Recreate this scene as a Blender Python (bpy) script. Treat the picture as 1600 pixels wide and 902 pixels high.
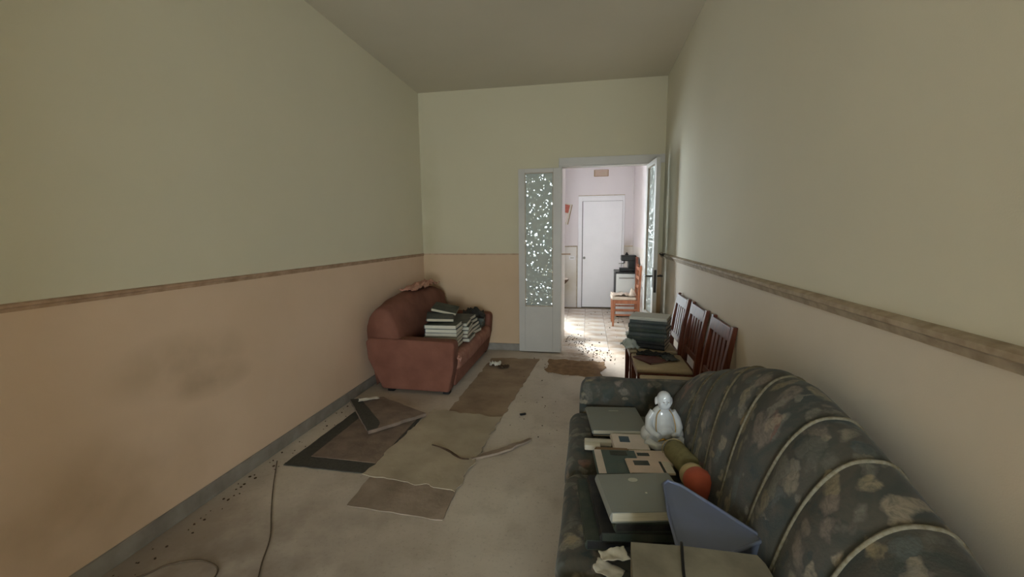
import bpy, bmesh, math, random
from mathutils import Vector, Matrix, noise

random.seed(7)
SC = bpy.context.scene
COL = SC.collection
for _o in list(bpy.data.objects):
    bpy.data.objects.remove(_o)

# ------------------------------------------------------------------ camera
EYE = 1.4
YAW, PITCH, ROLL, FPX = 0.1780, 0.1275, -0.0091, 663.5
cam_d = bpy.data.cameras.new('camera')
cam = bpy.data.objects.new('camera', cam_d)
COL.objects.link(cam)
cy, sy, cp, sp = math.cos(YAW), math.sin(YAW), math.cos(PITCH), math.sin(PITCH)
F = Vector((-sy * cp, cy * cp, -sp)); R0 = Vector((cy, sy, 0)); U0 = R0.cross(F)
cr, sr = math.cos(ROLL), math.sin(ROLL)
RR = cr * R0 + sr * U0; UU = -sr * R0 + cr * U0
cam.matrix_world = Matrix(((RR.x, UU.x, -F.x, 0), (RR.y, UU.y, -F.y, 0), (RR.z, UU.z, -F.z, EYE), (0, 0, 0, 1)))
cam_d.sensor_width = 36.0
cam_d.lens = FPX * 36.0 / 1600.0
cam_d.clip_start = 0.02
SC.camera = cam

# ------------------------------------------------------------------ world, light, exposure
w = bpy.data.worlds.new('overcast_sky'); SC.world = w; w.use_nodes = True
bg = w.node_tree.nodes['Background']
bg.inputs['Color'].default_value = (0.86, 0.95, 1.0, 1)
bg.inputs['Strength'].default_value = 32.0
SC.view_settings.view_transform = 'Standard'
SC.view_settings.look = 'None'
SC.view_settings.gamma = 1.0
SC.view_settings.use_curve_mapping = False
SC.view_settings.exposure = 0.0

# room dimensions (metres)
XL, XR, YB, ZC = -1.988, 0.804, 4.942, 3.043
YREAR, YK0, YK1, XK0 = -3.6, 5.76, 8.12, -1.9
YKW = 7.30                                # window wall of the next room, out of sight left of the doorway
YPART, PART_X0, PART_X1, PART_Z = -0.35, -1.14, 0.50, 2.6   # unseen opening behind the viewer, shaped to keep the near walls dim
DADO = 1.166
WT = 0.12
WIN_REAR = (-0.72, 0.76, 0.05, 1.98)      # x0 x1 z0 z1 in the rear wall
WIN_KIT = (-1.35, -0.57, 0.06, 2.45)       # x0 x1 z0 z1 in that wall

def portal(name, loc, rot, sx, sy_):
    l = bpy.data.lights.new(name, 'AREA'); l.shape = 'RECTANGLE'; l.size = sx; l.size_y = sy_
    l.cycles.is_portal = True
    o = bpy.data.objects.new(name, l); COL.objects.link(o); o.location = loc; o.rotation_euler = rot
    return o
portal('daylight_portal_rear', ((WIN_REAR[0] + WIN_REAR[1]) / 2, YREAR - 0.13, (WIN_REAR[2] + WIN_REAR[3]) / 2), (math.pi / 2, 0, 0), WIN_REAR[1] - WIN_REAR[0], WIN_REAR[3] - WIN_REAR[2])
portal('daylight_portal_kitchen', ((WIN_KIT[0] + WIN_KIT[1]) / 2, YKW + 0.13, (WIN_KIT[2] + WIN_KIT[3]) / 2), (-math.pi / 2, 0, 0), WIN_KIT[1] - WIN_KIT[0], WIN_KIT[3] - WIN_KIT[2])

sun_d = bpy.data.lights.new('hazy_morning_sun', 'SUN'); sun_d.energy = 17.0; sun_d.angle = 0.16; sun_d.color = (1.0, 0.97, 0.95)
sun = bpy.data.objects.new('hazy_morning_sun', sun_d); COL.objects.link(sun)
sun.rotation_euler = Vector((.41, -1.0, -.80)).to_track_quat('-Z', 'Y').to_euler()

# ------------------------------------------------------------------ materials
def lin(c):
    def f(v):
        v /= 255.0
        return v / 12.92 if v <= 0.04045 else ((v + 0.055) / 1.055) ** 2.4
    return (f(c[0]), f(c[1]), f(c[2]), 1.0)

class NT:
    def __init__(s, name):
        s.m = bpy.data.materials.new(name); s.m.use_nodes = True
        s.t = s.m.node_tree; s.b = s.t.nodes['Principled BSDF']
        s.out = s.t.nodes['Material Output']
        s.co = s.t.nodes.new('ShaderNodeTexCoord').outputs['Object']
    def n(s, t, **kw):
        x = s.t.nodes.new(t)
        for k, v in kw.items(): setattr(x, k, v)
        return x
    def l(s, a, b): s.t.links.new(a, b)
    def noise(s, scale, detail=4, rough=0.55, co=None, dist=0.0):
        x = s.n('ShaderNodeTexNoise'); x.inputs['Scale'].default_value = scale; x.inputs['Detail'].default_value = detail
        x.inputs['Roughness'].default_value = rough; x.inputs['Distortion'].default_value = dist
        s.l(co or s.co, x.inputs['Vector']); return x.outputs['Fac']
    def ramp(s, fac, stops, interp='LINEAR'):
        r = s.n('ShaderNodeValToRGB'); r.color_ramp.interpolation = interp
        e = r.color_ramp.elements
        while len(e) < len(stops): e.new(0.5)
        for el, (p_, c) in zip(e, stops):
            el.position = p_; el.color = c if len(c) == 4 else (*c, 1)
        s.l(fac, r.inputs['Fac']); return r.outputs['Color']
    def mix(s, fac, a, b, mode='MIX'):
        x = s.n('ShaderNodeMix', data_type='RGBA', blend_type=mode)
        for v, i in ((fac, 0), (a, 6), (b, 7)):
            if isinstance(v, (int, float)): x.inputs[i].default_value = v
            elif isinstance(v, tuple): x.inputs[i].default_value = v
            else: s.l(v, x.inputs[i])
        return x.outputs[2]
    def bump(s, h, strength=0.2, dist=0.01):
        x = s.n('ShaderNodeBump'); x.inputs['Strength'].default_value = strength; x.inputs['Distance'].default_value = dist
        s.l(h, x.inputs['Height']); s.l(x.outputs['Normal'], s.b.inputs['Normal']); return x
    def math(s, op, a, b=None, clamp=False):
        x = s.n('ShaderNodeMath', operation=op, use_clamp=clamp)
        for v, i in ((a, 0), (b, 1)):
            if v is None: continue
            if isinstance(v, (int, float)): x.inputs[i].default_value = v
            else: s.l(v, x.inputs[i])
        return x.outputs[0]
    def maprange(s, v, a, b):
        x = s.n('ShaderNodeMapRange'); x.inputs['From Min'].default_value = a; x.inputs['From Max'].default_value = b
        s.l(v, x.inputs['Value']); return x.outputs['Result']
    def xyz(s):
        x = s.n('ShaderNodeSeparateXYZ'); s.l(s.co, x.inputs[0]); return x.outputs
    def mapping(s, scale, rot=(0, 0, 0)):
        x = s.n('ShaderNodeMapping'); x.inputs['Scale'].default_value = scale; x.inputs['Rotation'].default_value = rot
        s.l(s.co, x.inputs['Vector']); return x.outputs[0]
    def blob(s, c, r):
        """1 inside a soft ellipsoid at c with radii r"""
        x = s.n('ShaderNodeVectorMath', operation='SUBTRACT'); s.l(s.co, x.inputs[0]); x.inputs[1].default_value = c
        y = s.n('ShaderNodeVectorMath', operation='DIVIDE'); s.l(x.outputs[0], y.inputs[0]); y.inputs[1].default_value = r
        z = s.n('ShaderNodeVectorMath', operation='LENGTH'); s.l(y.outputs[0], z.inputs[0])
        return s.math('SUBTRACT', 1.0, z.outputs['Value'], clamp=True)
    def done(s, color, rough=0.7, spec=0.3):
        if isinstance(color, tuple): s.b.inputs['Base Color'].default_value = color
        else: s.l(color, s.b.inputs['Base Color'])
        s.b.inputs['Roughness'].default_value = rough
        s.b.inputs['Specular IOR Level'].default_value = spec
        return s.m

def plain(name, c, rough=0.6, var=0.25, scale=12, bump=0.0, spec=0.3, dirt=None, metal=0.0):
    t = NT(name); a = lin(c)
    k = 1 - var
    d = lin(dirt) if dirt else (a[0] * k, a[1] * k, a[2] * k, 1)
    f = t.noise(scale, 5)
    col = t.mix(t.maprange(f, 0.35, 0.7), a, d)
    if bump: t.bump(t.noise(scale * 6, 3), bump, 0.004)
    t.b.inputs['Metallic'].default_value = metal
    return t.done(col, rough, spec)

def wall_paint(name, up, low, stains_tints=(), split=True, mottling=0.10):
    t = NT(name); z = t.xyz()[2]
    f1 = t.maprange(t.noise(1.3, 5, 0.6), 0.3, 0.75)
    u = t.mix(t.math('MULTIPLY', f1, mottling * 2), lin(up), tuple(v * 0.82 for v in lin(up)[:3]) + (1,))
    if split:
        lo = t.mix(t.math('MULTIPLY', f1, mottling * 4), lin(low), (lin(low)[0] * 0.8, lin(low)[1] * 0.76, lin(low)[2] * 0.68, 1))
        edge = t.math('ADD', z, t.math('MULTIPLY', t.math('SUBTRACT', t.noise(25, 3), 0.5), 0.006))
        col = t.mix(t.math('GREATER_THAN', edge, DADO), lo, u)
    else: col = u
    for c, r, k, sc in stains_tints:
        b = t.math('MULTIPLY', t.blob(c, r), t.maprange(t.noise(3.5, 4, 0.5), 0.25, 0.65))
        col = t.mix(t.math('MULTIPLY', b, k, clamp=True), col, lin(sc))
    t.bump(t.noise(220, 2), 0.12, 0.002)
    return t.done(col, 0.72, 0.25)

M = {}
UP, LOW = (220, 212, 188), (224, 196, 170)
M['wall_left'] = wall_paint('paint_left', UP, LOW, [((XL, 1.75, .78), (.2, .42, .18), .55, (128, 108, 82)), ((XL, 1.9, .63), (.2, .3, .1), .6, (124, 102, 76)), ((XL, 1.3, .3), (.2, .7, .35), .5, (140, 112, 80)), ((XL, 3.1, .55), (.2, .9, .5), .35, (226, 196, 172))])
M['wall_right'] = wall_paint('paint_right', (230, 224, 206), (232, 220, 206), [((XR, 4.6, 1.0), (.2, .35, .9), .9, (170, 140, 92)), ((XR, 4.75, 1.6), (.2, .3, 1.2), .6, (160, 146, 100))])
M['wall_back'] = wall_paint('paint_back', (198, 188, 160), (204, 176, 146), [((.76, YB, .7), (.12, .2, .55), .8, (165, 128, 78)), ((-1.9, YB, 1.3), (.2, .2, 1.6), .35, (150, 138, 100))])  # last entry darkens a tall band up the left corner
M['wall_rear'] = wall_paint('paint_rear', UP, LOW)
M['ceiling'] = wall_paint('ceiling_paint', (205, 196, 176), None, split=False, mottling=.14)
M['kit'] = wall_paint('kitchen_paint', (222, 214, 215), (222, 217, 212), [((-.4, YK1, .45), (.35, .3, .5), .7, (172, 158, 128)), ((.7, YK1, 1.05), (.3, .3, .35), .9, (130, 110, 84))])
M['trim'] = plain('dado_moulding', (190, 174, 152), .7, .25, 20, .1, dirt=(158, 140, 120))
M['trim_red'] = plain('dado_reddish', (188, 158, 132), .7, .25, 20, .1, dirt=(160, 130, 104))
M['base'] = plain('baseboard_grey', (150, 143, 134), .6, .3, 7, .1, dirt=(120, 112, 104))
M['white'] = plain('white_enamel', (194, 188, 180), .42, .08, 5, .03)
M['white_old'] = plain('old_white_paint', (206, 200, 188), .5, .15, 5, .03)
M['white_k'] = plain('kitchen_door_white', (232, 230, 232), .5, .05, 3)
M['crack'] = plain('dark_gap', (70, 62, 54), .9)
M['metal'] = plain('dark_metal', (58, 52, 48), .4, .3, 30, metal=.6)
M['steel'] = plain('worn_steel', (150, 148, 144), .35, .2, 30, metal=.8)

def floor_mat():
    t = NT('floor_screed')
    a = t.mix(t.maprange(t.noise(1.1, 6, .62), .35, .68), lin((208, 196, 181)), lin((184, 170, 155)))
    a = t.mix(t.math('MULTIPLY', t.maprange(t.noise(4.5, 6, .7), .5, .78), .5), a, lin((146, 130, 110)))
    a = t.mix(t.math('MULTIPLY', t.maprange(t.noise(60, 3, .6), .58, .75), .35), a, lin((98, 88, 76)))
    dirt_shade = t.math('MULTIPLY', t.blob((-1.5, 0.9, 0), (1.3, 1.5, 1)), t.maprange(t.noise(2.2, 5, .6), .2, .55))  # near left floor: dirt, deepened with painted shade and vignette
    a = t.mix(t.math('MULTIPLY', dirt_shade, 1.3, clamp=True), a, lin((132, 118, 108)))
    dirt = t.math('MULTIPLY', t.blob((-.05, 4.85, 0), (.55, .5, 1)), t.maprange(t.noise(8, 6, .7), .35, .6))
    a = t.mix(t.math('MULTIPLY', dirt, 1.2, clamp=True), a, lin((140, 112, 82)))
    t.bump(t.noise(45, 5), .12, .003)
    return t.done(a, .55, .35)
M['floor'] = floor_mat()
M['tile'] = plain('kitchen_tile', (226, 221, 215), .32, .15, 3.2, .03, dirt=(186, 160, 128))
M['grout'] = plain('grout', (150, 132, 108), .9)

def glass_mat():
    """hammered glass: every small cell of the surface is tilted a little differently"""
    t = NT('hammered_glass'); t.t.nodes.remove(t.b)
    v = t.n('ShaderNodeTexVoronoi', feature='F1'); v.inputs['Scale'].default_value = 64; t.l(t.mapping((1, .2, 1)), v.inputs['Vector'])
    a = t.n('ShaderNodeVectorMath', operation='SUBTRACT'); t.l(v.outputs['Color'], a.inputs[0]); a.inputs[1].default_value = (.5, .5, .5)
    def tilted(k):
        m = t.n('ShaderNodeVectorMath', operation='MULTIPLY_ADD'); t.l(a.outputs[0], m.inputs[0]); m.inputs[1].default_value = (k, k, k)
        g = t.n('ShaderNodeNewGeometry'); t.l(g.outputs['Normal'], m.inputs[2])
        nn = t.n('ShaderNodeVectorMath', operation='NORMALIZE'); t.l(m.outputs[0], nn.inputs[0]); return nn.outputs[0]
    n1 = tilted(.6)
    tr = t.n('ShaderNodeBsdfTransparent'); tr.inputs['Color'].default_value = (.90, .94, .92, 1)
    tl = t.n('ShaderNodeBsdfTranslucent'); tl.inputs['Color'].default_value = (.86, .91, .89, 1)
    gl = t.n('ShaderNodeBsdfGlossy'); gl.inputs['Color'].default_value = (.97, .99, .98, 1); gl.inputs['Roughness'].default_value = .12; t.l(n1, gl.inputs['Normal'])
    df = t.n('ShaderNodeBsdfDiffuse'); df.inputs['Color'].default_value = (.78, .83, .80, 1)
    def mx(f, a_, c):
        m = t.n('ShaderNodeMixShader'); m.inputs[0].default_value = f; t.l(a_, m.inputs[1]); t.l(c, m.inputs[2]); return m.outputs[0]
    s = mx(.30, tr.outputs[0], tl.outputs[0]); s = mx(.36, s, df.outputs[0]); s = mx(.12, s, gl.outputs[0])
    t.l(s, t.out.inputs['Surface']); return t.m
M['glass'] = glass_mat()

def clear_glass():
    t = NT('window_glass'); t.t.nodes.remove(t.b)
    tr = t.n('ShaderNodeBsdfTransparent'); tr.inputs['Color'].default_value = (.95, .97, .97, 1)
    gl = t.n('ShaderNodeBsdfGlossy'); gl.inputs['Roughness'].default_value = .02
    m = t.n('ShaderNodeMixShader'); m.inputs[0].default_value = .06
    t.l(tr.outputs[0], m.inputs[1]); t.l(gl.outputs[0], m.inputs[2]); t.l(m.outputs[0], t.out.inputs['Surface']); return t.m
M['pane'] = clear_glass()

def sofa_fabric():
    t = NT('leaf_print_fabric')
    def warp(amp, sc, scale, rot):
        wob = t.n('ShaderNodeTexNoise'); wob.inputs['Scale'].default_value = sc; wob.inputs['Detail'].default_value = 4; t.l(t.co, wob.inputs['Vector'])
        mv = t.n('ShaderNodeVectorMath', operation='MULTIPLY_ADD'); t.l(wob.outputs['Color'], mv.inputs[0]); mv.inputs[1].default_value = (amp, amp, amp); t.l(t.mapping(scale, rot), mv.inputs[2])
        return mv.outputs[0]
    def leaves(co, scale, stops, e0, e1):
        v = t.n('ShaderNodeTexVoronoi', feature='F1'); v.inputs['Scale'].default_value = scale; v.inputs['Randomness'].default_value = 1.0; t.l(co, v.inputs['Vector'])
        sep = t.n('ShaderNodeSeparateColor'); t.l(v.outputs['Color'], sep.inputs[0])
        col = t.ramp(sep.outputs[0], [(p_, lin(c)) for p_, c in stops], 'CONSTANT')
        return col, t.maprange(v.outputs['Distance'], e0, e1), sep.outputs[1]
    g = t.noise(5, 5, .6, dist=.8)
    ground = t.ramp(g, [(.30, lin((56, 62, 60))), (.45, lin((82, 78, 70))), (.58, lin((64, 68, 64))), (.72, lin((92, 84, 76)))])
    l1, d1, r1 = leaves(warp(.13, 10, (1, 1, .5), (.6, .3, .2)), 14, [(0, (120, 116, 106)), (.18, (100, 98, 90)), (.34, (140, 130, 114)), (.5, (92, 98, 96)), (.64, (132, 118, 108)), (.8, (146, 134, 110)), (.93, (134, 100, 88))], .47, .33)
    l2, d2, r2 = leaves(warp(.15, 9, (.5, 1, 1), (1.1, .5, .9)), 16, [(0, (50, 60, 62)), (.25, (126, 120, 110)), (.5, (62, 70, 68)), (.7, (148, 136, 118)), (.88, (148, 134, 106))], .38, .26)
    streak = t.maprange(t.noise(30, 5, .7, dist=2.5), .36, .60)
    c = t.mix(t.math('MULTIPLY', d1, t.math('ADD', t.math('MULTIPLY', streak, .5), .35)), ground, l1)
    c = t.mix(t.math('MULTIPLY', d2, t.math('ADD', t.math('MULTIPLY', streak, .5), .35)), c, l2)
    t.bump(t.noise(160, 3), .25, .003)
    t.b.inputs['Sheen Weight'].default_value = .15
    return t.done(c, .85, .15)
M['sofa'] = sofa_fabric()
M['rope'] = plain('piping_cord', (136, 130, 114), .85, .35, 90, .4, dirt=(110, 100, 78))
M['salmon'] = plain('salmon_velour', (126, 82, 66), .85, .22, 6, .25, dirt=(110, 68, 54))
M['salmon_pale'] = plain('salmon_worn', (156, 112, 94), .8, .25, 14, .25, dirt=(134, 86, 70))
M['plastic_film'] = plain('pink_plastic_wrap', (202, 142, 122), .22, .25, 20, .3, spec=.6)
def wood(name, a, b, rough=.4):
    t = NT(name)
    n_ = t.noise(6, 5, .6, co=t.mapping((9, 9, .8)), dist=.4)
    return t.done(t.mix(t.maprange(n_, .35, .68), lin(a), lin(b)), rough, .4)
M['redwood'] = wood('red_brown_wood', (120, 66, 46), (84, 42, 32))
M['kwood'] = wood('orange_brown_wood', (178, 118, 86), (146, 88, 62), .5)
M['seat_cloth'] = plain('beige_seat_cloth', (198, 180, 150), .85, .2, 9, .2)
M['cloth_white'] = plain('cream_cloth', (222, 206, 190), .85, .25, 14, .2)
M['pages'] = NT('page_block').m
def pages_mat(name, a, b):
    t = NT(name)
    n_ = t.noise(3, 4, .7, co=t.mapping((3, 3, 420)))
    return t.done(t.mix(t.maprange(n_, .35, .65), lin(a), lin(b)), .85, .15)
M['pages'] = pages_mat('pages_cream', (206, 196, 172), (176, 164, 138))
M['pages_pale'] = pages_mat('pages_pale', (214, 210, 194), (186, 178, 158))
def cover(name, c, dust=.35, rough=.6):
    t = NT(name); a = lin(c)
    f = t.maprange(t.noise(13, 6, .65), .4, .75)
    t.bump(t.noise(140, 2), .12, .002)
    return t.done(t.mix(t.math('MULTIPLY', f, dust), a, lin((140, 132, 116))), rough, .35)
M['c_grey'] = cover('cover_grey_green', (138, 142, 139))
M['c_dgreen'] = cover('cover_dark_green', (50, 60, 54), .25)
M['c_slate'] = cover('cover_slate', (66, 74, 74), .3)
M['c_black'] = cover('cover_black', (30, 31, 34), .15)
M['c_navy'] = cover('cover_navy', (40, 50, 72), .15)
M['c_red'] = cover('cover_maroon', (96, 48, 44), .2)
M['c_pink'] = cover('cover_pale_pink', (232, 220, 214), .2)
M['c_blush'] = cover('cover_blush', (226, 206, 194), .2)
M['c_teal'] = cover('cover_teal_photo', (84, 104, 104), .3)
M['c_brown'] = cover('cover_brown', (148, 118, 86), .25)
M['c_blue'] = cover('print_blue', (66, 92, 112), .4)
M['c_palegrey'] = cover('cover_pale_grey', (190, 188, 178), .2)
M['porcelain'] = plain('white_porcelain', (206, 208, 210), .10, .06, 10, spec=.55)
M['gold'] = plain('gilt', (186, 146, 74), .3, .2, 40, metal=.7)
M['greyglaze'] = plain('grey_glaze', (150, 140, 124), .3, .3, 30)
M['olive'] = plain('olive_fabric', (142, 134, 96), .8, .25, 40, .2)
M['orange'] = plain('orange_clay', (200, 100, 76), .55, .15, 18, .05)
M['cream'] = plain('cream_rim', (206, 186, 142), .6, .15, 30)
M['blue'] = plain('blue_plastic', (112, 120, 148), .38, .15, 6, spec=.4, dirt=(106, 112, 128))
M['card'] = plain('soiled_cardboard', (150, 143, 126), .8, .35, 6, .2, dirt=(104, 96, 82))
M['paper'] = plain('white_paper', (220, 214, 200), .8, .15, 20)
M['black'] = plain('black_rubber', (28, 27, 27), .5, .2, 30)
M['black_app'] = plain('black_appliance', (34, 34, 33), .35, .3, 20)
M['appl'] = plain('appliance_white', (222, 226, 224), .35, .08, 5)
M['rug_dark'] = plain('rug_border_charcoal', (78, 75, 68), .95, .3, 60, .5)
M['rug_brown'] = plain('rug_field_brown', (134, 116, 102), .95, .3, 9, .5, dirt=(108,92,80))
M['mat_beige'] = plain('beige_underlay', (178, 164, 142), .95, .3, 4, .5, dirt=(156, 142, 122))
M['mat_brown'] = plain('brown_underlay', (160, 138, 114), .95, .25, 4, .5, dirt=(130,108,88))
M['mat_small'] = plain('taupe_mat', (158, 140, 124), .95, .25, 5, .5, dirt=(126,110,94))
M['cork'] = plain('cork_brown', (142, 112, 80), .95, .3, 14, .4, dirt=(112, 86, 60))
M['cable'] = plain('dusty_brown_cable', (104, 88, 72), .8)
M['soil'] = plain('brown_dirt', (82, 62, 46), .95, .4, 30)
M['film'] = plain('cloudy_plastic_bag', (190, 196, 190), .2, .2, 20, spec=.6)

# ------------------------------------------------------------------ mesh helpers
class MB:
    def __init__(s): s.bm = bmesh.new()
    def box(s, c, size, rot=None, bevel=0, seg=2):
        r = bmesh.ops.create_cube(s.bm, size=1.0)
        vs = r['verts']
        for v in vs: v.co = Vector((v.co.x * size[0], v.co.y * size[1], v.co.z * size[2]))
        if bevel:
            es = list({e for v in vs for e in v.link_edges})
            rb = bmesh.ops.bevel(s.bm, geom=es, offset=bevel, segments=seg, affect='EDGES', profile=.5)
            seen = set(vs) if False else set()
            vs = [v for v in rb['verts'] if v.is_valid]
            allv = set(vs)
            for v in list(allv):
                for e in v.link_edges: allv.add(e.other_vert(v))
            vs = list(allv)
        m = Matrix.Translation(Vector(c))
        if rot is not None: m = m @ (rot if isinstance(rot, Matrix) else Matrix.Rotation(rot, 4, 'Z'))
        bmesh.ops.transform(s.bm, matrix=m, verts=vs)
        return s
    def bx(s, x0, x1, y0, y1, z0, z1, bevel=0, seg=2):
        return s.box(((x0 + x1) / 2, (y0 + y1) / 2, (z0 + z1) / 2), (abs(x1 - x0), abs(y1 - y0), abs(z1 - z0)), None, bevel, seg)
    def grid(s, pts):
        """pts: rows of coordinates -> quad surface"""
        vs = [[s.bm.verts.new(p) for p in r] for r in pts]
        for i in range(len(vs) - 1):
            for j in range(len(vs[0]) - 1):
                s.bm.faces.new((vs[i][j], vs[i][j + 1], vs[i + 1][j + 1], vs[i + 1][j]))
        return vs
    def tube(s, path, r, n=8, cap=True, closed=False):
        path = [Vector(p) for p in path]; rings = []
        up = Vector((0, 0, 1)); N = len(path)
        rr = r if isinstance(r, (list, tuple)) else [r] * N
        prev = None
        for i, p in enumerate(path):
            a = path[(i - 1) % N] if closed else path[max(i - 1, 0)]
            b = path[(i + 1) % N] if closed else path[min(i + 1, N - 1)]
            d = (b - a).normalized()
            if prev is None:
                q = up if abs(d.dot(up)) < .95 else Vector((1, 0, 0)); u = d.cross(q).normalized()
            else: u = (prev - d * prev.dot(d)).normalized()
            prev = u; v = d.cross(u)
            rings.append([s.bm.verts.new(p + rr[i] * (math.cos(2 * math.pi * k / n) * u + math.sin(2 * math.pi * k / n) * v)) for k in range(n)])
        for i in range(N if closed else N - 1):
            A, B = rings[i], rings[(i + 1) % N]
            for k in range(n): s.bm.faces.new((A[k], A[(k + 1) % n], B[(k + 1) % n], B[k]))
        if cap and not closed:
            s.bm.faces.new(rings[0][::-1]); s.bm.faces.new(rings[-1])
        return s
    def lathe(s, prof, n=24, c=(0, 0, 0), m=None):
        rings = []
        for r, z in prof:
            if r < 1e-6: rings.append([s.bm.verts.new((0, 0, z))])
            else: rings.append([s.bm.verts.new((r * math.cos(2 * math.pi * k / n), r * math.sin(2 * math.pi * k / n), z)) for k in range(n)])
        allv = [v for r in rings for v in r]
        for A, B in zip(rings, rings[1:]):
            for k in range(n):
                k2 = (k + 1) % n
                if len(A) == 1 and len(B) == 1: continue
                if len(A) == 1: s.bm.faces.new((A[0], B[k], B[k2]))
                elif len(B) == 1: s.bm.faces.new((A[k], B[0], A[k2]))
                else: s.bm.faces.new((A[k], B[k], B[k2], A[k2]))
        mm = Matrix.Translation(Vector(c)) @ (m or Matrix.Identity(4))
        bmesh.ops.transform(s.bm, matrix=mm, verts=allv)
        return s
    def ball(s, c, r, m=None, seg=16):
        q = bmesh.ops.create_uvsphere(s.bm, u_segments=seg, v_segments=max(6, seg * 2 // 3), radius=1.0)
        r = r if isinstance(r, tuple) else (r, r, r)
        mm = Matrix.Translation(Vector(c)) @ (m or Matrix.Identity(4)) @ Matrix.Diagonal((*r, 1))
        bmesh.ops.transform(s.bm, matrix=mm, verts=q['verts']); return s
    def prism(s, poly, axis, a, b, bevel=0, seg=2):
        """extrude a 2D polygon along an axis from a to b"""
        def P(u, v, w_):
            return {'x': (w_, u, v), 'y': (u, w_, v), 'z': (u, v, w_)}[axis]
        A = [s.bm.verts.new(P(u, v, a)) for u, v in poly]; B = [s.bm.verts.new(P(u, v, b)) for u, v in poly]
        fs = [s.bm.faces.new(A), s.bm.faces.new(B[::-1])]
        n = len(poly)
        for k in range(n): fs.append(s.bm.faces.new((A[k], B[k], B[(k + 1) % n], A[(k + 1) % n])))
        if bevel:
            es = list({e for f in fs for e in f.edges})
            bmesh.ops.bevel(s.bm, geom=es, offset=bevel, segments=seg, affect='EDGES', profile=.5)
        return s
    def subdiv(s, n):
        bmesh.ops.subdivide_edges(s.bm, edges=list(s.bm.edges), cuts=n, use_grid_fill=True); return s
    def rough(s, amp, freq, seed=0):
        s.bm.normal_update()
        for v in s.bm.verts:
            v.co += v.normal * amp * noise.noise(v.co * freq + Vector((seed, seed * 1.7, 0)))
        return s
    def build(s, name, mat, parent=None, smooth=False, loc=None):
        bmesh.ops.recalc_face_normals(s.bm, faces=list(s.bm.faces))
        me = bpy.data.meshes.new(name); s.bm.to_mesh(me); s.bm.free()
        me.materials.append(M[mat] if isinstance(mat, str) else mat)
        if smooth:
            for p_ in me.polygons: p_.use_smooth = True
        o = bpy.data.objects.new(name, me); COL.objects.link(o)
        if parent: o.parent = parent
        if loc: o.location = loc
        return o

def autosmooth(o, ang=40):
    me = o.data
    for p_ in me.polygons: p_.use_smooth = True
    try: me.set_sharp_from_angle(angle=math.radians(ang))
    except Exception: pass
    return o

def tag(o, label, cat, group=None):
    o['label'] = label; o['category'] = cat
    if group: o['group'] = group
    return o
def struct(o, label=None, cat=None):
    o['kind'] = 'structure'
    if label: o['label'] = label
    if cat: o['category'] = cat
    return o
def thing(name, label, cat, loc=(0, 0, 0), rotz=0, group=None):
    o = bpy.data.objects.new(name, None); COL.objects.link(o)
    o.location = loc; o.rotation_euler = (0, 0, rotz); o.empty_display_size = .05
    return tag(o, label, cat, group)
def catmull(pts, k=6):
    pts = [Vector(p) for p in pts]; out = []
    for i in range(len(pts) - 1):
        p0 = pts[max(i - 1, 0)]; p1 = pts[i]; p2 = pts[i + 1]; p3 = pts[min(i + 2, len(pts) - 1)]
        for j in range(k):
            t = j / k
            out.append(.5 * ((2 * p1) + (-p0 + p2) * t + (2 * p0 - 5 * p1 + 4 * p2 - p3) * t * t + (-p0 + 3 * p1 - 3 * p2 + p3) * t ** 3))
    out.append(pts[-1]); return out
def interp(tab, x):
    if x <= tab[0][0]: return tab[0][1]
    for (a, fa), (b, fb) in zip(tab, tab[1:]):
        if x <= b:
            t = (x - a) / (b - a); t = t * t * (3 - 2 * t) * .5 + t * .5
            return fa + (fb - fa) * t
    return tab[-1][1]

# ------------------------------------------------------------------ the room shell
E_ = .0
f_ = MB().bx(XL - WT, XR + WT, YREAR - WT, YB + .001, -.1, 0)
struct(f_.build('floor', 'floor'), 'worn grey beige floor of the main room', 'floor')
fk = struct(MB().bx(XK0 - WT, XR + WT, YB + .001, YKW + WT, -.1, -.006).bx(-.56, XR + WT, YKW + WT, YK1 + WT, -.1, -.006).build('floor_kitchen', 'grout'), 'pale tiled floor seen through the doorway', 'floor')
struct(MB().bx(XL - WT, XR + WT, YREAR - WT, YB + WT, ZC, ZC + .1).build('ceiling', 'ceiling'), 'beige painted ceiling of the main room', 'ceiling')
struct(MB().bx(XK0 - WT, XR + WT, YB + WT, YKW + WT, ZC, ZC + .1).bx(-.56, XR + WT, YKW + WT, YK1 + WT, ZC, ZC + .1).build('ceiling_kitchen', 'kit'), 'white ceiling of the room beyond the doorway', 'ceiling')
struct(MB().bx(XL - WT, XL, YREAR - WT, YB + WT, 0, ZC).build('wall_left', 'wall_left'), 'left wall, pale green above and peach below the dado line', 'wall')
struct(MB().bx(XR, XR + WT, YREAR - WT, YB + .12, 0, ZC).build('wall_right', 'wall_right'), 'right wall, cream above and below the dado moulding', 'wall')
OX0, OX1, OZ = -.31, .675, 2.157
wb = MB()
wb.bx(XL, OX0, YB, YB + .12, 0, ZC); wb.bx(OX1, XR, YB, YB + .12, 0, ZC); wb.bx(OX0, OX1, YB, YB + .12, OZ, ZC)
struct(wb.build('wall_back', 'wall_back'), 'back wall around the open double doorway', 'wall')
wr = MB(); x0, x1, z0, z1 = WIN_REAR
wr.bx(XL, x0, YREAR - WT, YREAR, 0, ZC); wr.bx(x1, XR, YREAR - WT, YREAR, 0, ZC); wr.bx(x0, x1, YREAR - WT, YREAR, 0, z0); wr.bx(x0, x1, YREAR - WT, YREAR, z1, ZC)
struct(wr.build('wall_rear', 'wall_rear'), 'wall behind the viewer with a window', 'wall')
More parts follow.
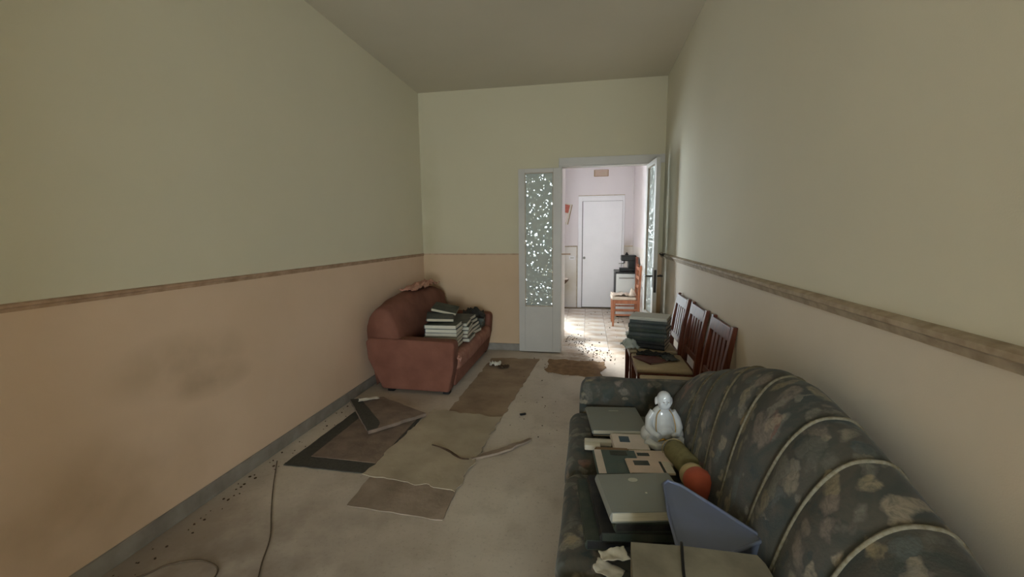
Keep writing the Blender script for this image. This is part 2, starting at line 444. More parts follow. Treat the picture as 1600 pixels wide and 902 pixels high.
# kitchen shell
struct(MB().bx(XK0 - WT, OX0, YB + .12, YK0, 0, ZC).build('wall_kitchen_front', 'kit'), 'thick pale partition left of the doorway', 'wall')
struct(MB().bx(XR, XR + WT, YB + .12, YK1 + WT, 0, ZC).build('wall_kitchen_right', 'kit'), 'right wall of the room beyond the doorway', 'wall')
struct(MB().bx(XK0 - WT, XK0, YK0, YKW + WT, 0, ZC).build('wall_kitchen_left', 'kit'), 'left wall of the room beyond the doorway', 'wall')
wk = MB(); x0, x1, z0, z1 = WIN_KIT
wk.bx(XK0, x0, YKW, YKW + WT, 0, ZC); wk.bx(x1, -.50, YKW, YKW + WT, 0, ZC); wk.bx(x0, x1, YKW, YKW + WT, 0, z0); wk.bx(x0, x1, YKW, YKW + WT, z1, ZC)
struct(wk.build('wall_kitchen_window', 'kit'), 'window wall of the next room, left of the doorway view', 'wall')
struct(MB().bx(-.56, -.50, YKW + WT, YK1 + WT, 0, ZC).build('wall_kitchen_return', 'kit'), 'short return wall beside the far door', 'wall')
wkb = struct(MB().bx(-.50, XR, YK1, YK1 + WT, 0, ZC).build('wall_kitchen_back', 'kit'), 'pinkish white far wall of the room beyond the doorway', 'wall')
pt = MB(); pt.bx(XL, PART_X0, YPART - WT, YPART, 0, ZC); pt.bx(PART_X1, XR, YPART - WT, YPART, 0, ZC); pt.bx(PART_X0, PART_X1, YPART - WT, YPART, PART_Z, ZC)
struct(pt.build('wall_shade_partition', 'wall_rear'), 'unseen partition behind the viewer, its opening shaped to dim the near walls', 'wall')
MB().bx(-.50, -.205, YK1 - .012, YK1, 0, 1.15).build('wainscot', 'kit', wkb)
MB().bx(.655, XR, YK1 - .012, YK1, 0, 1.15).build('wainscot', 'kit', wkb)
MB().bx(-.50, -.205, YK1 - .02, YK1, 1.15, 1.17, .004).build('wainscot_cap', 'trim', wkb)
MB().bx(.655, XR, YK1 - .02, YK1, 1.15, 1.172, .004).build('wainscot_cap', 'trim', wkb)
MB().bx(-.218, -.205, YK1 - .018, YK1, 0, 1.15).build('wainscot_edge', 'trim', wkb)
# kitchen floor tiles
tm = bpy.data.meshes.new('tile'); b_ = MB().bx(-.148, .148, -.148, .148, -.006, 0, .0015, 1).bm; b_.to_mesh(tm); b_.free(); tm.materials.append(M['tile'])
for j in range(11):
    yy = 5.09 + .3 * j
    if yy > YK1 - .1: break
    for i in range(-7, 4):
        xx = -.19 + .3 * i + .0
        if xx + .15 > XR + .1 or (yy < YK0 - .1 and xx < -.5) or (yy > YKW - .1 and xx < -.5): continue
        o = bpy.data.objects.new('tile', tm); COL.objects.link(o); o.parent = fk; o.location = (xx, yy, random.uniform(-.0008, .0008))
# windows
def window(name, label, axis, a0, a1, z0, z1, pos):
    e = bpy.data.objects.new(name, None); COL.objects.link(e); struct(e, label, 'window')
    def B(u0, u1, q0, q1, nm, mt, d=.05):
        m = MB()
        if axis == 'x': m.bx(u0, u1, pos - d / 2, pos + d / 2, q0, q1)
        else: m.bx(pos - d / 2, pos + d / 2, u0, u1, q0, q1)
        return m.build(nm, mt, e)
    t = .06
    B(a0, a0 + t, z0, z1, 'window_frame', 'white_old'); B(a1 - t, a1, z0, z1, 'window_frame', 'white_old')
    B(a0 + t, a1 - t, z1 - t, z1, 'window_frame', 'white_old'); B(a0 + t, a1 - t, z0, z0 + t, 'window_frame', 'white_old')
    mid = (a0 + a1) / 2
    B(mid - .04, mid + .04, z0 + t, z1 - t, 'window_mullion', 'white_old')
    for u0, u1 in ((a0 + t, mid - .04), (mid + .04, a1 - t)): B(u0, u1, z0 + t, z1 - t, 'pane', 'pane', .006)
window('window_1', 'tall window in the wall behind the viewer', 'x', *WIN_REAR, YREAR - .06)
window('window_2', 'tall window lighting the room beyond the doorway', 'x', *WIN_KIT, YKW + .06)
# dado mouldings and baseboards
prof = [(0, -.03), (.008, -.03), (.014, -.012), (.024, -.006), (.024, .006), (.012, .012), (0, .014)]
struct(MB().prism([(XL + a * .55, DADO + b * .7) for a, b in prof], 'y', YPART, YB).build('trim_1', 'trim_red'), 'thin reddish dado strip along the left wall', 'trim')
struct(MB().prism([(XR - a * 1.2, DADO + b * 1.15) for a, b in prof], 'y', YPART, YB).build('trim_2', 'trim'), 'beige dado moulding along the right wall', 'trim')
struct(MB().bx(XL + .013, -.2, YB - .007, YB, DADO - .008, DADO + .006).build('trim_3', 'trim_red'), 'thin dado line on the back wall', 'trim')
struct(MB().bx(XL, XL + .014, YPART, YB, 0, .085, .004).build('baseboard_left', 'base'), 'grey baseboard along the left wall', 'baseboard')
struct(MB().bx(XL + .014, OX0 - .02, YB - .014, YB, 0, .085, .004).build('baseboard_back', 'base'), 'grey baseboard of the back wall', 'baseboard')
struct(MB().bx(XR - .014, XR, YPART, YB, 0, .085, .004).build('baseboard_right', 'base'), 'grey baseboard of the right wall', 'baseboard')
# door casing
cs = bpy.data.objects.new('trim_4', None); COL.objects.link(cs); struct(cs, 'white painted casing of the double doorway', 'door frame')
MB().bx(OX0 - .03, XR - .002, YB - .018, YB, OZ - .004, OZ + .085, .004).build('head_casing', 'white', cs)
MB().bx(OX1 - .004, OX1 + .055, YB - .018, YB, 0, OZ - .004, .004).build('side_casing', 'white', cs)
MB().bx(OX0 - .03, OX0 + .006, YB - .016, YB + .14, 0, OZ - .004, .003).build('jamb', 'white', cs)
MB().bx(OX1 - .012, OX1, YB, YB + .125, 0, OZ - .004, .003).build('jamb', 'white', cs)
MB().bx(OX0 + .006, OX1 - .012, YB, YB + .125, OZ - .012, OZ - .0005).build('jamb_head', 'white', cs)

def leaf(name, label, loc, rotz, handle):
    """door leaf: local x from hinge (0) to free edge (.485), local y thickness 0..-.04"""
    e = bpy.data.objects.new(name, None); COL.objects.link(e); struct(e, label, 'door'); e.location = loc; e.rotation_euler = (0, 0, rotz)
    W, H, T = .485, 2.13, .04
    gx0, gx1, gz0, gz1 = .088, .412, .555, 2.085
    m = MB()
    m.bx(0, gx0, -T, 0, .012, H, .003); m.bx(gx1, W, -T, 0, .012, H, .003)
    m.build('stile', 'white', e)
    MB().bx(gx0, gx1, -T, 0, gz1, H, .002).build('top_rail', 'white', e)
    MB().bx(gx0, gx1, -T, 0, .012, gz0, .002).build('bottom_panel', 'white', e)
    for a, b, c, d in ((gx0, gx0 + .008, gz0, gz1), (gx1 - .008, gx1, gz0, gz1), (gx0 + .008, gx1 - .008, gz0, gz0 + .008), (gx0 + .008, gx1 - .008, gz1 - .008, gz1)):
        MB().bx(a, b, -T * .8, -T * .2, c, d).build('glazing_bead', 'trim', e)
    MB().bx(gx0 + .004, gx1 - .004, -T / 2 - .003, -T / 2 + .003, gz0 + .004, gz1 - .004).build('glass_pane', 'glass', e)
    if handle:
        MB().bx(W - .0005, W + .0025, -T + .008, -.008, .80, 1.03).build('lock_plate', 'metal', e)
        for s in (-1, 1):
            y = -T if s < 0 else 0
            pl = MB().bx(W - .052, W - .014, min(y, y + s * .004), max(y, y + s * .004), .85, 1.05, .002).build('handle_plate', 'metal', e)
            y += s * .004
            MB().tube([(W - .033, y, .965), (W - .033, y + s * .045, .965), (W - .037, y + s * .052, .965), (W - .135, y + s * .055, .965)], .008).build('lever', 'metal', pl, True)
    for z in (.3, 1.1, 1.9):
        MB().tube([(0.0, .006, z - .04), (0.0, .006, z + .04)], .007).build('hinge', 'white_old', e, True)
    return e
leaf('door_1', 'white glazed door leaf folded flat against the back wall', (OX0, YB - .018, 0), math.pi, False).scale = (1, -1, 1)
leaf('door_2', 'white glazed door leaf with handle standing open beside right wall', (.648, YB - .022, 0), -math.pi / 2 + .075, True)

# kitchen far door
kd = bpy.data.objects.new('door_3', None); COL.objects.link(kd); struct(kd, 'plain white door in the far wall of the next room', 'door')
MB().bx(-.19, .645, YK1 - .012, YK1, 2.055, 2.085, .003).build('head_casing', 'white_k', kd)
MB().bx(-.19, .645, YK1 - .016, YK1 - .004, 2.085, 2.097).build('shadow_strip', 'trim', kd)
MB().bx(-.19, -.118, YK1 - .022, YK1, 0, 2.055, .003).build('side_casing', 'white_k', kd)
MB().bx(.612, .645, YK1 - .022, YK1, 0, 2.055, .003).build('side_casing', 'white_k', kd)
MB().bx(-.116, .610, YK1 - .006, YK1, .0, 2.053).build('recess', 'crack', kd)
MB().bx(-.106, .607, YK1 - .016, YK1 - .006, .012, 1.985, .003).build('door_leaf', 'white_k', kd)
MB().bx(-.116, .610, YK1 - .014, YK1 - .006, 1.99, 2.053).build('transom_panel', 'white_k', kd)
MB().lathe([(0, -.03), (.02, -.028), (.024, -.018), (.012, -.008), (.010, 0)], 16, (-.075, YK1 - .016, .945), Matrix.Rotation(-math.pi / 2, 4, 'X')).build('knob', 'steel', kd, True)

# ------------------------------------------------------------------ books
ORD = ['top', 'second', 'third', 'fourth', 'fifth', 'sixth', 'seventh', 'eighth', 'ninth', 'tenth', 'eleventh', 'twelfth']
def book(label, loc, size, rot=(0, 0, 0), cov='c_grey', pg='pages', group=None, name='book', cat='book', soft=False):
    """spine on local -x; size = (width, height(y), thickness); loc = centre of the bottom face"""
    wd, ht, th = size; e = thing(name, label, cat, loc, 0, group); e.rotation_euler = rot
    t = .0025 if not soft else .001; o = .003 if not soft else .0
    m = MB()
    m.bx(-wd / 2, wd / 2, -ht / 2, ht / 2, 0, t); m.bx(-wd / 2, wd / 2, -ht / 2, ht / 2, th - t, th)
    sp_ = [(-wd / 2, t), (-wd / 2 - .004, th * .25), (-wd / 2 - .006, th * .5), (-wd / 2 - .004, th * .75), (-wd / 2, th - t), (-wd / 2 + t, th - t), (-wd / 2 + t, t)]
    m.prism(sp_, 'y', -ht / 2, ht / 2)
    m.build('cover', cov, e)
    MB().bx(-wd / 2 + t, wd / 2 - o, -ht / 2 + o, ht / 2 - o, t, th - t).build('page_block', pg, e)
    return e
def plate(parent, name, mat, x0, x1, y0, y1, z, th=.0006):
    cv = [c for c in parent.children if c.name.startswith('cover')]
    return MB().bx(x0, x1, y0, y1, z, z + th).build(name, mat, cv[0] if cv else parent)

# ------------------------------------------------------------------ patterned sofa (right foreground)
CREST = [(.37, .66), (.55, .735), (.77, .815), (.9, .852), (1.05, .892), (1.2, .925), (1.35, .942), (1.5, .934), (1.7, .888), (1.95, .795), (2.2, .70), (2.40, .64)]
ROPES = [(2.06, 1.90), (1.93, 1.74), (1.72, 1.58), (1.45, 1.42), (1.17, 1.25), (1.02, 1.08), (.86, .92), (.68, .74), (.5, .56)]
def sofa_prof(y):
    H = interp(CREST, y); d = H - .5
    e = max(0, (abs(y - 1.355) - .78) / .2)            # towards the ends the back draws in
    pts = [(.40, 0, .33), (.435, 0, .42), (.452, 0, .52), (.485, 0, .5 + .42 * d), (.53, 0, .5 + .74 * d), (.585, 0, .5 + .94 * d), (.645, 0, H), (.69, 0, H - .022), (.73, 0, H - .10), (.762, 0, H - .23), (.786, 0, .3), (.786, 0, .09)]
    return catmull([(a + .03 * min(e, 1.5) ** 2 * (1 if a < .6 else 0), b, c) for a, b, c in pts], 5)
def sofa_pt(y, k, puff=True):
    P = sofa_prof(y); p_ = P[k]
    a, b = P[max(k - 1, 0)], P[min(k + 1, len(P) - 1)]
    tn = (b - a).normalized(); nrm = Vector((-tn.z, 0, tn.x))
    off = 0
    if puff:
        f = min(1, k / 30.0)
        ys = sorted(r[1] + (r[0] - r[1]) * f for r in ROPES)
        for c0, c1 in zip([.37] + ys, ys + [2.40]):
            if c0 <= y <= c1:
                u = (y - c0) / max(c1 - c0, 1e-4); off = .020 * (1 - abs(2 * u - 1) ** 2.2) * min(1, (c1 - c0) / .15); break
    fade = max(0, 1 - k / 44)
    return Vector((p_.x, y, p_.z)) + nrm * off * fade
NK = len(sofa_prof(1.0))
sofa = thing('sofa', 'dark leaf print sofa with corded hump back along the right wall', 'sofa', (0, 0, 0))
m = MB(); ys = [.37 + (2.40 - .37) * i / 110 for i in range(111)]
rows = [[sofa_pt(y, k) for k in range(NK)] for y in ys]
vs = m.grid(rows)
for r in (vs[0], vs[-1]): m.bm.faces.new(r)
m.build('backrest', 'sofa', sofa, True)
for tc, bc in ROPES:
    path = []
    for k in range(6, 42):
        f = min(1, k / 30.0); y = bc + (tc - bc) * f
        q = sofa_pt(y, k, False); P = sofa_prof(y); tn = (P[min(k + 1, NK - 1)] - P[k - 1]).normalized(); q += Vector((-tn.z, 0, tn.x)) * .002
        path.append(q)
    MB().tube(path, .005, 8).build('piping', 'rope', sofa, True)
def armrest(y0, y1):
    m = MB(); sec = [(-.03, .09), (-.035, .42), (-.03, .53), (-.01, .575), (.03, .592), (.3, .597), (.6, .60), (.72, .597), (.77, .55), (.77, .09)]
    rows = []
    N = 12
    for i in range(N + 1):
        u = i / N; yy = y0 + (y1 - y0) * u; inset = .04 * (abs(2 * u - 1) ** 4)
        rows.append([Vector((max(min(a, .76), -.05 + inset * .5), yy, z if z < .3 else z - inset)) for a, b, z in catmull([(a, 0, z) for a, z in sec], 4)])
    vs = m.grid(rows)
    for r in (vs[0], vs[-1]): m.bm.faces.new(r)
    return m.rough(.006, 9).build('armrest', 'sofa', sofa, True)
armrest(2.285, 2.41); armrest(.35, .57)
MB().bx(-.045, .44, .57, 2.285, .08, .30, .02, 3).build('base', 'sofa', sofa, True)
for i, (a, b) in enumerate(((1.68, 2.285), (1.13, 1.68), (.57, 1.13))):
    m = MB().bx(-.085, .46, a + .002, b - .002, .285, .43, .055, 5); m.subdiv(1); m.rough(.008, 7, i * 3.1)
    m.build('seat_cushion', 'sofa', sofa, True)
for x in (.0, .70):
    for y in (.42, 2.34): MB().lathe([(0, 0), (.022, 0), (.03, .04), (.034, .085), (0, .085)], 14, (x, y, 0)).build('foot', 'redwood', sofa, True)

# ------------------------------------------------------------------ things on the patterned sofa
G1 = 'books lying on the patterned sofa'
SZ = .438
# staircase of dark volumes under the grey album
book('lowest dark volume of the stepped stack on the patterned sofa', (.115, 1.385, SZ + .001), (.25, .33, .032), (0, 0, .10), 'c_dgreen', 'c_black', G1)
book('second lowest dark volume of the stepped stack on the patterned sofa', (.155, 1.375, SZ + .0335), (.25, .31, .032), (0, 0, .13), 'c_black', 'c_dgreen', G1)
book('dark volume directly under the large grey green book', (.19, 1.365, SZ + .066), (.245, .27, .030), (0, 0, .17), 'c_dgreen', 'c_black', G1)
gb = book('large grey green hardback on top of the stepped stack', (.182, 1.335, SZ + .0965), (.25, .205, .034), (0, 0, .20), 'c_grey', 'pages_pale', G1)
m = MB(); m.lathe([(0, 0), (.016, 0), (.016, .0008), (0, .0008)], 20, (-.01, .065, .0341), Matrix.Diagonal((1.0, .7, 1, 1))); m.build('sticker', 'c_palegrey', gb.children[0])
plate(gb, 'paint_fleck', 'paper', .008, .014, -.012, -.006, .0342)
fb = book('grey hardback lying next to the white figurine', (.147, 2.105, SZ + .0125), (.26, .275, .022), (0, 0, .12), 'c_grey', 'pages_pale', G1)
plate(fb, 'title_smudge', 'c_palegrey', -.02, .03, .085, .091, .0222)
book('dark book beneath the grey hardback by the sofa arm', (.13, 2.09, SZ + .0005), (.22, .25, .0115), (0, 0, .10), 'c_black', 'pages', G1)
pk = book('pale pink boxed book with a small blue picture', (.197, 1.882, SZ + .001), (.15, .14, .026), (0, 0, .07), 'c_pink', 'pages', G1, soft=True)
plate(pk, 'cover_picture', 'c_blue', -.045, .0, -.01, .045, .0261)
bk2 = book('blush paperback lying between pink box and grey green book', (.268, 1.752, SZ + .001), (.155, .115, .026), (0, 0, .10), 'c_blush', 'pages', G1, soft=True)
plate(bk2, 'cover_print', 'c_slate', -.05, .0, .01, .035, .0261)
tb = book('teal picture magazine with cream spine near the sofa edge', (.128, 1.672, SZ + .0285), (.17, .185, .012), (0, 0, .10), 'c_teal', 'pages', G1, 'magazine', 'magazine', True)
plate(tb, 'spine_band', 'c_pink', -.085, -.055, -.0925, .0925, .0121)
plate(tb, 'print_patch', 'c_dgreen', -.02, .05, .05, .085, .0121)
book('brown book under the teal magazine', (.118, 1.70, SZ + .001), (.135, .22, .0265), (0, 0, .06), 'c_brown', 'pages', G1)
cb = book('blush magazine lying across the teal magazine', (.252, 1.645, SZ + .042), (.165, .105, .008), (0, 0, .12), 'c_blush', 'pages', G1, 'magazine', 'magazine', True)
plate(cb, 'cover_picture', 'c_slate', -.06, .0, .0, .035, .0081)
plate(cb, 'dark_stripe', 'c_dgreen', .04, .050, -.05, .03, .0081)
plate(cb, 'white_corner', 'paper', .054, .082, -.05, .03, .0081)
for i, (x, y, lx, ly, lab) in enumerate(((.055, 1.875, .12, .03, 'longer white card on the sofa beside the pink box'), (.03, 1.835, .07, .035, 'short white box on the sofa seat next to the card'))):
    tag(MB().box((x, y, SZ + .014), (lx, ly, .024), .05, .004).build('card_box', 'paper'), lab, 'box', 'small white boxes on the sofa')
# loose paper slips
def crumple(name, mat, loc, sx, sy_, amp, seed, rotz=0, th=.002, n=14, parent=None, dome=0.0, freq=14):
    m = MB(); rows = []
    for i in range(n + 1):
        r = []
        for j in range(n + 1):
            u, v = i / n - .5, j / n - .5
            e = 1 + .12 * noise.noise(Vector((u * 5 + seed, v * 5, seed)))
            z = abs(noise.noise(Vector((u * sx * freq, v * sy_ * freq, seed)))) * amp + amp * .7 * abs(noise.noise(Vector((u * sx * freq * 2.3, v * sy_ * freq * 2.3, seed + 9))))
            z += dome * max(0, 1 - 4 * (u * u + v * v))
            r.append((u * sx * e, v * sy_ * e, z + th))
        rows.append(r)
    m.grid(rows)
    o = m.build(name, mat, parent, True)
    o.location = loc; o.rotation_euler = (0, 0, rotz)
    s = o.modifiers.new('solid', 'SOLIDIFY'); s.thickness = th; s.offset = -1
    return o
tag(crumple('paper_scrap', 'paper', (.085, 1.155, SZ + .03), .075, .045, .02, 3, .3), 'upper crumpled white paper scrap beside the cardboard parcel', 'paper', 'white paper scraps on sofa')
tag(crumple('paper_scrap', 'paper', (.07, 1.125, SZ + .008), .08, .05, .02, 5, -.4), 'lower crumpled white paper scrap beside the cardboard parcel', 'paper', 'white paper scraps on sofa')
# olive roll and orange pot
def axis_m(d):
    return Vector(d).to_track_quat('Z', 'Y').to_matrix().to_4x4()
d = Vector((.035, -.135, .0)).normalized()
rl = thing('fabric_roll', 'olive green fabric roll lying against the sofa back', 'roll', (.368, 1.80, SZ + .047))
MB().lathe([(0, -.005), (.03, -.005), (.043, 0), (.046, .02), (.045, .08), (.046, .135), (.042, .15), (0, .15)], 24, (0, 0, 0), axis_m(d)).build('roll_body', 'olive', rl, True)
MB().tube([(0.046 * math.cos(a) * 1, .0, 0.046 * math.sin(a)) for a in [i * .35 for i in range(18)]], .002, 6).build('end_seam', 'cream', rl, True)
op = thing('orange_pot', 'round orange clay pot with cream rim behind the blue wedge', 'pot', (.408, 1.55, SZ + .054))
MB().lathe([(0, .0), (.03, .0), (.046, .02), (.053, .05), (.05, .085), (.036, .105), (0, .112)], 24, (-.012, .045, .0), axis_m(d)).build('pot_body', 'orange', op, True)
MB().lathe([(.030, -.018), (.042, -.015), (.047, .0), (.046, .018), (.03, .02)], 24, (-.012, .045, .0), axis_m(d)).build('rim', 'cream', op, True)
# blue wedge
bl = thing('plastic_wedge', 'blue grey triangular plastic wedge leaning in the sofa corner', 'plastic wedge', (.36, 1.3, SZ))
tri = [Vector((.245, 1.325, .605)), Vector((.262, 1.345, .606)), Vector((.30, 1.325, .605)), Vector((.375, 1.235, .602)), Vector((.458, 1.135, .598)), Vector((.455, 1.115, .596)), Vector((.37, 1.06, .594)), Vector((.252, 1.045, .596)), Vector((.236, 1.055, .597)), Vector((.236, 1.18, .602))]
org = Vector((.36, 1.3, SZ))
def slab(pts, drop, inset=0):
    m = MB(); c = sum(pts, Vector()) / len(pts)
    A = [m.bm.verts.new(c + (p_ - c) * (1 - inset) - org) for p_ in pts]
    Bv = [m.bm.verts.new(c + (p_ - c) * (1 - inset) * .985 - org - Vector((0, 0, drop(p_) if callable(drop) else drop))) for p_ in pts]
    m.bm.faces.new(A); m.bm.faces.new(Bv[::-1]); n = len(pts)
    for k in range(n): m.bm.faces.new((A[k], Bv[k], Bv[(k + 1) % n], A[(k + 1) % n]))
    return m
slab(tri, lambda p_: .016 if p_.x < .33 else .05).build('wedge_body', 'blue', bl)
pth = [p_ - org + Vector((0, 0, .001)) for p_ in tri]
MB().tube(pth, .005, 8, closed=True).build('raised_rim', 'blue', bl, True)
# soiled cardboard slab with cord
cd = thing('cardboard_parcel', 'soiled beige cardboard parcel in the sofa foreground', 'parcel', (.3, 1.0, SZ))
cps = [Vector((.117, 1.03, .617)), Vector((.25, 1.035, .619)), Vector((.418, 1.04, .613)), Vector((.428, 1.015, .611)), Vector((.432, .95, .610)), Vector((.42, .70, .610)), Vector((.10, .69, .61))]
org = Vector((.3, 1.0, SZ))
slab(cps, .170).build('parcel_body', 'card', cd)
tag(MB().tube(catmull([(.245, 1.055, .612), (.240, 1.03, .624), (.232, .98, .622), (.224, .92, .621), (.215, .80, .619)], 5), .0035, 6).build('cord', 'black', smooth=True), 'thin black cord lying across the cardboard parcel', 'cord')

# ------------------------------------------------------------------ seated porcelain figure
fg = thing('buddha_figurine', 'white porcelain seated laughing buddha figurine on the sofa', 'figurine', (.345, 1.945, SZ + .001), .12); fg.scale = (.86, .95, 1.0)
m = MB()
m.ball((0, .0, .078), (.066, .052, .072)); m.ball((0, -.018, .066), (.054, .050, .05)); m.ball((0, .004, .135), (.056, .040, .045)); m.ball((0, -.004, .165), (.036, .03, .02))
m.ball((0, -.012, .212), (.038, .036, .038)); m.ball((0, -.014, .224), (.034, .033, .028)); m.ball((0, -.022, .190), (.032, .026, .020))
for s in (-1, 1):
    m.ball((s * .040, -.006, .203), (.006, .010, .020)); m.ball((s * .017, -.036, .197), (.013, .011, .012)); m.ball((s * .012, -.042, .219), (.009, .004, .003), seg=10)
    m.tube([(s * .048, .0, .152), (s * .072, -.006, .115), (s * .078, -.026, .085), (s * .062, -.052, .07), (s * .045, -.062, .068)], [.020, .022, .021, .016, .012], 10)
    m.ball((s * .042, -.066, .066), (.015, .012, .012)); 
    m.tube([(s * .03, -.01, .03), (s * .075, -.03, .032), (s * .088, -.055, .026), (s * .05, -.080, .018), (s * -.005, -.082, .016)], [.03, .031, .027, .02, .015], 10)
    m.ball((s * .082, .0, .04), (.03, .045, .04))
m.ball((0, -.048, .207), (.006, .008, .008), seg=10); m.ball((0, -.036, .186), (.014, .008, .003), seg=10)
m.ball((0, 0, .02), (.088, .07, .022))
o = m.build('body', 'porcelain', fg, True)
rm = o.modifiers.new('remesh', 'REMESH'); rm.mode = 'VOXEL'; rm.voxel_size = .0032; rm.use_smooth_shade = True
sm = o.modifiers.new('smooth', 'SMOOTH'); sm.iterations = 5; sm.factor = .5
for s in (-1, 1):
    MB().tube(catmull([(s * .022, -.030, .170), (s * .040, -.036, .148), (s * .048, -.050, .115), (s * .049, -.060, .085), (s * .040, -.070, .062)], 5), .0022, 6).build('robe_trim', 'gold', fg, True)
    MB().ball((s * .012, -.0465, .211), (.006, .002, .0016), seg=10).build('eye', 'greyglaze', fg, True)
MB().ball((0, -.0435, .187), (.011, .003, .0022), seg=10).build('mouth', 'greyglaze', fg, True)
MB().ball((.055, -.085, .022), (.055, .022, .02), Matrix.Rotation(-.25, 4, 'Z')).build('sack', 'greyglaze', fg, True)
MB().tube([(-.045, -.082, .045), (-.02, -.088, .058), (.0, -.086, .05)], [.003, .005, .003], 8).build('bead_string', 'gold', fg, True)

# ------------------------------------------------------------------ salmon loveseat
ls = thing('loveseat', 'worn salmon pink loveseat in the far left corner', 'loveseat', (0, 0, 0))
LY0, LY1 = 3.40, 4.90
def ls_arm(y0, y1):
    poly = [(-1.80, .035), (-1.18, .03), (-1.135, .25), (-1.118, .43), (-1.125, .468), (-1.15, .484), (-1.4, .487), (-1.7, .492), (-1.90, .50), (-1.945, .46), (-1.93, .3)]
    m = MB().prism(poly, 'y', y0, y1, .018, 3)
    o = m.build('armrest', 'salmon', ls); autosmooth(o, 50); return o
ls_arm(LY0, LY0 + .13); ls_arm(LY1 - .13, LY1)
LC = [(3.42, .745), (3.5, .775), (3.7, .815), (4.0, .843), (4.3, .845), (4.6, .82), (4.8, .77), (4.89, .72)]
m = MB(); rows = []
for i in range(31):
    y = 3.42 + (4.89 - 3.42) * i / 30; H = interp(LC, y)
    e = .03 * abs(2 * i / 30 - 1) ** 6
    sec = catmull([(-1.60, 0, .30), (-1.615, 0, .42), (-1.635 - e, 0, .56), (-1.675 - e, 0, H - .10), (-1.72, 0, H - .025), (-1.79, 0, H), (-1.86, 0, H - .02), (-1.91, 0, H - .10), (-1.93, 0, .5), (-1.86, 0, .06)], 4)
    rows.append([(p_.x, y, p_.z) for p_ in sec])
vs = m.grid(rows)
for r in (vs[0], vs[-1]): m.bm.faces.new(r)
m.rough(.010, 6, 4).build('backrest', 'salmon', ls, True)
MB().bx(-1.80, -1.15, LY0 + .12, LY1 - .12, .05, .24, .02, 3).build('base', 'salmon', ls, True)
m = MB().bx(-1.66, -1.115, LY0 + .125, LY1 - .125, .19, .345, .05, 5); m.subdiv(2); m.rough(.014, 5, 2)
m.build('seat_cushion', 'salmon_pale', ls, True)
for x in (-1.74, -1.22):
    for y in (LY0 + .07, LY1 - .07): MB().bx(x - .03, x + .03, y - .03, y + .03, 0, .045, .005).build('foot', 'black', ls)
tag(crumple('plastic_wrap', 'plastic_film', (-1.77, 4.30, .838), .17, .74, .05, 11, 0, .003, 20, None, .03, 16), 'crumpled pink wrapping lying on the loveseat backrest', 'plastic wrap')
tag(crumple('fabric_tatter', 'plastic_film', (-1.125, 3.52, .30), .05, .09, .03, 21, .3, .003, 10, None, .0, 30), 'small torn tuft hanging on the loveseat seat edge', 'fabric scrap').rotation_euler = (0, .9, .2)

G2 = 'books piled on the salmon loveseat'
SEAT = .352
# stack A: flat stack right behind the near armrest
za = SEAT + .004
covA = ['c_slate', 'c_slate', 'c_dgreen', 'c_slate', 'c_navy', 'c_dgreen']
names = ['bottom', 'second lowest', 'third lowest', 'third highest', 'second highest', 'top']
for i in range(6):
    th = .036 if i else .034
    book(f'{names[i]} book of the flat stack behind the near loveseat arm', (-1.335 + random.uniform(-.006, .006), 3.765 + random.uniform(-.006, .006), za), (.30, .225, th), (0, 0, .05 + random.uniform(-.03, .03)), covA[i] if i != 1 else 'c_navy', 'pages_pale', G2)
    za += th + .0008
# stacks B and C: books slid towards the seat front, page edges to the room
namesB = ['bottom', 'second lowest', 'middle', 'second highest', 'top']
zb = SEAT + .004
for i in range(5):
    th = .034
    book(f'{namesB[i]} book of the slid stack in the middle of the loveseat seat front', (-1.262 - .012 * i + random.uniform(-.012, .012), 4.045 + .012 * i, zb), (.245, .27, th), (0, 0, .10 + random.uniform(-.10, .08)), ['c_slate', 'c_red', 'c_slate', 'c_dgreen', 'c_slate'][i], 'pages_pale', G2)
    zb += th + .0008
zb = SEAT + .004
for i in range(5):
    th = .033
    book(f'{namesB[i]} book of the slid stack farther along the loveseat seat front', (-1.285 - .012 * i + random.uniform(-.012, .012), 4.335 + .008 * i, zb), (.235, .26, th), (0, 0, -.08 + random.uniform(-.08, .10)), ['c_dgreen', 'c_slate', 'c_black', 'c_slate', 'c_slate'][i], 'pages_pale', G2)
    zb += th + .0008
# large covers leaning on the backrest
book('large slate volume leaning against the loveseat backrest', (-1.42, 3.90, SEAT + .238), (.25, .33, .028), (.02, .06, .35), 'c_slate', 'pages', G2)
book('dark green volume tilted on top of the loveseat pile', (-1.45, 4.15, SEAT + .274), (.25, .32, .028), (.05, .22, .2), 'c_dgreen', 'pages', G2)
book('black and maroon book standing by the near loveseat arm', (-1.545, 3.64, SEAT + .03), (.17, .12, .022), (0, -.75, .1), 'c_red', 'pages_pale', G2)
book('black book wedged flat beside the near loveseat arm', (-1.545, 3.80, SEAT + .004), (.075, .22, .05), (0, 0, .02), 'c_black', 'pages', G2)
zc = SEAT + .004
for i in range(3):
    book(['lowest', 'middle', 'topmost'][i] + ' dark book of the small stack by the far loveseat arm', (-1.27 + .01 * i, 4.60 + .006 * i, zc), (.20, .18, .036), (0, 0, .12 * i - .1), ['c_black', 'c_slate', 'c_black'][i], 'c_dgreen', G2); zc += .0368
tag(crumple('bin_bag', 'c_black', (-1.28, 4.62, zc + .008), .24, .2, .07, 71, .3, .003, 16, None, .05, 12), 'black crumpled bag on the books by the far loveseat arm', 'bag')

